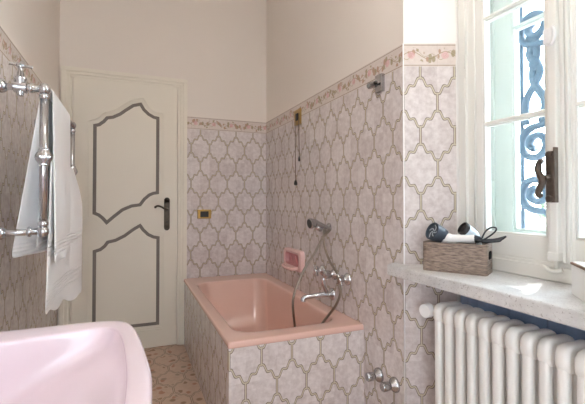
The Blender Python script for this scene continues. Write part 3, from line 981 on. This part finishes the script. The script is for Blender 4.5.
# outer window in the thickness of the wall
bm = bmesh.new()
ox = 1.52
for a, b in ((1.30, 1.40), (.40, .52)): add_box(bm, ox, ox + .07, a, b, .84, ZTOP, bev=.003)
add_box(bm, ox, ox + .07, .40, 1.40, .84, .965, bev=.003)
add_box(bm, ox, ox + .07, .40, 1.40, ZTOP - .08, ZTOP, bev=.003)
child('outer_frame', bm, M['outer'], w1)
casement(w1, .97, 1.30, ox + .005, ox + .05, .965, 2.42, (1.90,), .06, M['outer'], .035, .09, 'outer_casement')
casement(w1, .52, .97, ox + .005, ox + .05, .965, 2.42, (1.90,), .06, M['outer'], .09, .035, 'outer_casement')
for yy in (1.305, .515):
    for z in (1.12, 2.1):
        bm = tube([(ox - .004, yy, z), (ox - .004, yy, z + .12)], .006, 8)
        child('outer_hinge', bm, M['outer'], w1, True)
bm = prism([(1.42, RY), (1.42, WY0), (1.52, .42), (1.52, 1.38)], .84, .93)
child('inner_ledge', bm, M['outer'], w1)

# ------------------------------------------------------------------ iron grille outside
gr = thing('window_grille', 'blue grey wrought iron grille with scrolls outside the window', 'grille', (1.78, .9, .9))
def spiral(cy, cz, r0, r1, a0, turns, n=40):
    return [(1.78, cy + (r0 + (r1 - r0) * k / n) * math.cos(a0 + turns * 2 * PI * k / n), cz + (r0 + (r1 - r0) * k / n) * math.sin(a0 + turns * 2 * PI * k / n)) for k in range(n + 1)]
def scroll(bm, y, z, fl, vf=1):
    """one S scroll about .42 tall"""
    n = 40
    a = spiral(0, 0, .085, .022, -PI / 2, 1.45)
    b = spiral(0, 0, .065, .02, -PI / 2, -1.35)
    P = [(1.78, fl * (q[1]) * 1.0, q[2]) for q in a]
    path = [(1.78, y + fl * q[1], z + vf * (q[2])) for q in a[::-1]]
    tail = [(1.78, y + fl * d, z + vf * h) for d, h in ((-.05, -.09), (-.075, -.12), (-.10, -.17))]
    add_tube(bm, path + tail, .016, 8, flat=(1.0, 1.5))
for i, y in enumerate((1.29, 1.02, .75, .48)):
    for z, vf in ((1.19, 1), (1.42, -1), (1.98, 1), (2.2, -1)):
        bm = bmesh.new()
        scroll(bm, y, z, 1 if i % 2 == 0 else -1, vf)
        child('scroll', bm, M['grille'], gr, True)
    bm = tube(smooth_path([(1.78, y - .03, 1.52), (1.78, y - .045, 1.62), (1.78, y + .015, 1.74), (1.78, y - .01, 1.86), (1.78, y + .03, 1.95)], 6), .013, 8, flat=(1, 1.5))
    add_tube(bm, smooth_path([(1.78, y + .05, 1.52), (1.78, y + .045, 1.64), (1.78, y - .025, 1.76), (1.78, y + .03, 1.86), (1.78, y - .03, 1.95)], 6), .013, 8, flat=(1, 1.5))
    add_lathe(bm, [(0, -.035), (.02, -.025), (.03, 0), (.02, .03), (0, .05)], (1.78, y, 1.80), (0, 0, 1), 14)
    child('lily', bm, M['grille'], gr, True)
for y in (1.36, 1.155, .885, .615, .42):
    child('upright', tube([(1.78, y, .9), (1.78, y, 2.5)], .009, 8), M['grille'], gr, True)
for z in (.92, 1.56, 2.46):
    child('crossbar', box(1.77, 1.79, .38, 1.42, z - .012, z + .012), M['grille'], gr)

# outdoors: pale wall and shrubs across the way
gw = tag(obj('garden_wall', box(4.8, 5.0, -2, 8, -.5, 1.02, bev=.02), M['stucco']), 'low pale stucco wall outside beyond the window grille', 'wall')
st = struct('ground', box(1.81, 9, -3, 9, -.6, -.45), M['stucco'], 'pale paved ground outside the window', 'ground')
def shrub(loc, h, r, seed, label):
    rnd = random.Random(seed)
    t = thing('shrub', label, 'shrub', loc)
    bm = bmesh.new()
    for k in range(650):
        a = rnd.uniform(0, 2 * PI); z = rnd.uniform(.15, 1) ; rr = r * math.sqrt(rnd.random()) * math.sin(PI * min(1, z * .95 + .05)) ** .6
        c = V((loc[0] + rr * math.cos(a), loc[1] + rr * math.sin(a), loc[2] + z * h))
        d = V((rnd.uniform(-1, 1), rnd.uniform(-1, 1), rnd.uniform(-.6, 1))).normalized(); s = d.orthogonal().normalized()
        ln = rnd.uniform(.05, .10)
        q = [c - d * ln, c + s * ln * .4, c + d * ln, c - s * ln * .4]
        bm.faces.new([bm.verts.new(p) for p in q])
    child('foliage', bm, M['leaf'], t)
    bm = bmesh.new()
    for k in range(5):
        a = k * 1.256
        add_tube(bm, [(loc[0], loc[1], loc[2]), (loc[0] + .3 * r * math.cos(a), loc[1] + .3 * r * math.sin(a), loc[2] + h * .5), (loc[0] + .6 * r * math.cos(a), loc[1] + .6 * r * math.sin(a), loc[2] + h * .85)], [.03, .02, .008], 6)
    child('stem', bm, M['lid'], t)
shrub((4.0, 2.4, -.45), 2.2, .42, 3, 'pale green shrub outside, seen through the right-hand casement')

# ------------------------------------------------------------------ things on the sill
A = V((1.0817, 1.2655, 0)); th = math.radians(-58)
E_ = V((math.cos(th), math.sin(th), 0)); NN = V((-E_.y, E_.x, 0))
def loc(s, d, z): return A + E_ * s + NN * d + V((0, 0, z))
MB_ = Matrix.Translation((A.x, A.y, ZS)) @ Matrix.Rotation(th, 4, 'Z')
wbx = thing('wooden_box', 'grey brown wooden box with a handle hole on the marble sill', 'box', (A.x, A.y, ZS))
W_, D_, H_ = .235, .13, .113
bm = bmesh.new()
pts = rrect(0, W_, 0, D_, .014, 5); ins = rrect(.009, W_ - .009, .009, D_ - .009, .008, 5)
n = len(pts)
b0 = [bm.verts.new((x, y, 0)) for x, y in pts]; b1 = [bm.verts.new((x, y, H_)) for x, y in pts]
i1 = [bm.verts.new((x, y, H_)) for x, y in ins]; i0 = [bm.verts.new((x, y, .01)) for x, y in ins]
for k in range(n):
    q = (k + 1) % n
    bm.faces.new((b0[k], b0[q], b1[q], b1[k])); bm.faces.new((b1[k], b1[q], i1[q], i1[k])); bm.faces.new((i1[k], i1[q], i0[q], i0[k]))
bm.faces.new(b0[::-1]); bm.faces.new(i0)
bmesh.ops.transform(bm, matrix=MB_, verts=bm.verts)
bmesh.ops.recalc_face_normals(bm, faces=bm.faces)
child('box_body', bm, M['wood'], wbx)
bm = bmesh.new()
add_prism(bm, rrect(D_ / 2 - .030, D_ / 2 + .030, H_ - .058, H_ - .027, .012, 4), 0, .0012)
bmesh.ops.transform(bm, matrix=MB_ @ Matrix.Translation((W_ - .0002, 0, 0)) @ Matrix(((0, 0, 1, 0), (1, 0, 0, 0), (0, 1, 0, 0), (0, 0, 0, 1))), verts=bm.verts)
o = child('hole_shade_patch', bm, M['dark'], wbx); o['label'] = 'dark oval patch standing for the shade in the hand hole'  # flat black patch, paints the shade inside the hand hole

hd_ = thing('hair_dryer', 'white hair dryer with a dark grey nozzle lying across the wooden box', 'hair dryer', tuple(loc(.1, .05, 1.0)))
c0 = loc(.062, .058, 1.010)
ax = (loc(.030, .016, 1.034) - c0).normalized()
bm = lathe([(.030, -.005), (.034, .012), (.036, .034), (.036, .053), (.033, .054), (.031, .044)], c0, ax, 28)
nz = child('nozzle', bm, M['grey'], hd_, True, 50); nz['label'] = 'dark grey nozzle'
bm = lathe([(.0295, 0), (.0295, .002)], c0 + ax * .040, ax, 24)
for k in range(5):
    a = k * 2 * PI / 5
    u_ = ax.orthogonal().normalized(); w_ = ax.cross(u_)
    p = c0 + ax * .0435
    add_tube(bm, smooth_path([p + (u_ * math.cos(a + t * 1.3) + w_ * math.sin(a + t * 1.3)) * (.004 + .024 * t) for t in (0, .33, .66, 1)], 4), .0022, 6)
child('nozzle_grille', bm, M['silver'], nz, True, 50)
bm = tube(smooth_path([c0 + ax * .004, loc(.075, .052, 1.004), loc(.10, .05, 1.001), loc(.15, .05, 1.003), loc(.186, .05, 1.005)], 6), [.029] * 4 + [.026] * 4 + [.0205] * 4 + [.0175] * 4 + [.0165] * 4 + [.0165] * 4 + [.015], 20)
child('dryer_body', bm, M['whitep'], hd_, True, 50)
bm = tube([loc(.184, .05, 1.005), loc(.20, .05, 1.004), loc(.212, .05, 1.003)], [.0155, .013, .006], 12)
child('cable_sleeve', bm, M['cable'], hd_, True, 50)
bm = bmesh.new()
add_tube(bm, smooth_path([loc(.208, .05, 1.003), loc(.212, .06, 1.018), loc(.222, .065, 1.037), loc(.240, .065, 1.050), loc(.256, .06, 1.050), loc(.257, .055, 1.040), loc(.245, .05, 1.026), loc(.228, .045, 1.012), loc(.215, .045, 1.0)], 7), .0032, 8)
for k in range(6):
    q = k * .0045
    add_tube(bm, smooth_path([loc(.198, .035 + q, 1.0 + .002 * (k % 2)), loc(.225, .03 + q * 1.6, .997 + .003 * (k % 3)), loc(.255, .035 + q * 1.5, 1.0 + .0035 * (k % 3)), loc(.275 + .003 * k, .04 + q, 1.004 + .003 * k)], 6), .0036, 8)
add_tube(bm, [loc(.212, .03, 1.0), loc(.218, .06, 1.006), loc(.214, .07, 1.0)], .004, 8)
child('cable', bm, M['cable'], hd_, True)

hb = thing('hair_tool', 'second grey hair tool with a round dark end standing behind the dryer in the box', 'hair tool', tuple(loc(.15, .1, ZS)))
b1 = loc(.183, .112, 1.003); axx = (loc(.140, .076, 1.041) - b1).normalized()
bm = lathe([(.013, 0), (.020, .014), (.0245, .04), (.0255, .058), (.022, .060)], b1, axx, 22)
child('tool_body', bm, M['silver'], hb, True, 50)
bm = tube(smooth_path([b1 + axx * .008, loc(.188, .110, .985), loc(.191, .108, .94), loc(.191, .107, .886)], 5), .010, 12)
child('tool_handle', bm, M['silver'], hb, True, 50)
bm = lathe([(.0262, .058), (.0268, .074), (.0235, .077), (.0215, .068), (0, .066)], b1, axx, 22)
child('tool_end', bm, M['black'], hb, True, 50)

# white box by the frame edge
wb2 = thing('storage_box', 'white storage box with a brown edged lid on the sill at the right', 'box', (1.2, .7, ZS))
e1 = V((-.67, -.74, 0)).normalized(); e2 = V((.74, -.67, 0)).normalized(); P = V((1.212, .772, 0))
def quad(a0, a1, b0, b1): return [(P + e1 * a + e2 * b)[:2] for a, b in ((a0, b0), (a0, b1), (a1, b1), (a1, b0))]
child('box_body', prism(quad(0, .20, 0, .11), ZS, ZS + .088, bev=.003), M['whitep'], wb2)
child('lid', prism(quad(-.002, .202, -.002, .112), ZS + .088, ZS + .094, bev=.001), M['lid'], wb2)
child('lid_top', prism(quad(.003, .197, .003, .107), ZS + .094, ZS + .0965, bev=.001), M['whitep'], wb2)

# ------------------------------------------------------------------ added lamps, out of view
def emit(name, col, s):
    m = bpy.data.materials.new(name); m.use_nodes = True
    t = m.node_tree; b = t.nodes['Principled BSDF']
    b.inputs['Emission Color'].default_value = col; b.inputs['Emission Strength'].default_value = s; b.inputs['Base Color'].default_value = (.9, .9, .9, 1)
    return m
cl = thing('fill_ceiling_lamp', 'round opal ceiling lamp added out of view to light the room', 'lamp', (.75, .85, CEIL))  # unseen lamp, added to brighten the room
child('lamp_base', lathe([(.09, 0), (.09, .02)], (.75, .85, CEIL), (0, 0, -1), 24), M['whitep'], cl, True, 40)
child('lamp_shade', lathe([(.14, .02), (.16, .05), (.14, .09), (.08, .115), (0, .12)], (.75, .85, CEIL), (0, 0, -1), 28), emit('opal_glass_lit', (1, .95, .88, 1), 14), cl, True, 40)
ml = thing('fill_tube_lamp', 'slim tube lamp added on the left wall, out of view, to light the room', 'lamp', (L, .25, 1.75))  # unseen tube, its place and strength chosen to light the radiator side
child('lamp_back', box(L, L + .04, -.12, .62, 1.72, 1.78, bev=.004), M['chrome'], ml)
child('lamp_tube', tube([(L + .06, -.10, 1.75), (L + .06, .60, 1.75)], .014, 14), emit('tube_lit', (1, .96, .92, 1), 20), ml, True)

# ------------------------------------------------------------------ daylight
W = bpy.data.worlds.new('World'); S.world = W; W.use_nodes = True
t = W.node_tree
bg = t.nodes['Background']
tc = t.nodes.new('ShaderNodeTexCoord'); sp = t.nodes.new('ShaderNodeSeparateXYZ'); t.links.new(tc.outputs['Generated'], sp.inputs[0])
cr_ = t.nodes.new('ShaderNodeValToRGB')
cr_.color_ramp.elements[0].position = .45; cr_.color_ramp.elements[0].color = (.88, .93, 1, 1)
cr_.color_ramp.elements[1].position = .9; cr_.color_ramp.elements[1].color = (.70, .84, 1, 1)
mr = t.nodes.new('ShaderNodeMapRange'); mr.inputs[1].default_value = -1; mr.inputs[2].default_value = 1
t.links.new(sp.outputs[2], mr.inputs[0]); t.links.new(mr.outputs[0], cr_.inputs[0]); t.links.new(cr_.outputs[0], bg.inputs[0])
N.tree = t
t.links.new((N(sp.outputs[0]).max(0.0) * 11.0 + 4.0).s, bg.inputs[1])   # brighter towards the sun side

sl = bpy.data.lights.new('sun', 'SUN'); sl.energy = 4; sl.angle = .009; sl.color = (1, .97, .92)
so = bpy.data.objects.new('sun', sl); C.objects.link(so)
so.rotation_euler = V((-1, -.55, -1.9)).to_track_quat('-Z', 'Y').to_euler()

# ------------------------------------------------------------------ camera
cam = bpy.data.cameras.new('camera'); co = bpy.data.objects.new('camera', cam); C.objects.link(co)
co.location = (0, 0, 1.15)
co.rotation_euler = (PI / 2 + math.radians(.9168), 0, -math.radians(22.3941))
cam.sensor_width = 36; cam.lens = 395.33 * 36 / 585
cam.shift_y = -(202 - 194.75) / 585
cam.clip_start = .01
S.camera = co
S.view_settings.view_transform = 'Standard'; S.view_settings.look = 'None'; S.view_settings.exposure = .78; S.view_settings.gamma = 1
S.view_settings.use_curve_mapping = False
S.cycles.use_denoising = True
S.cycles.max_bounces = 12; S.cycles.diffuse_bounces = 8; S.cycles.transparent_max_bounces = 16
S.cycles.sample_clamp_indirect = 8
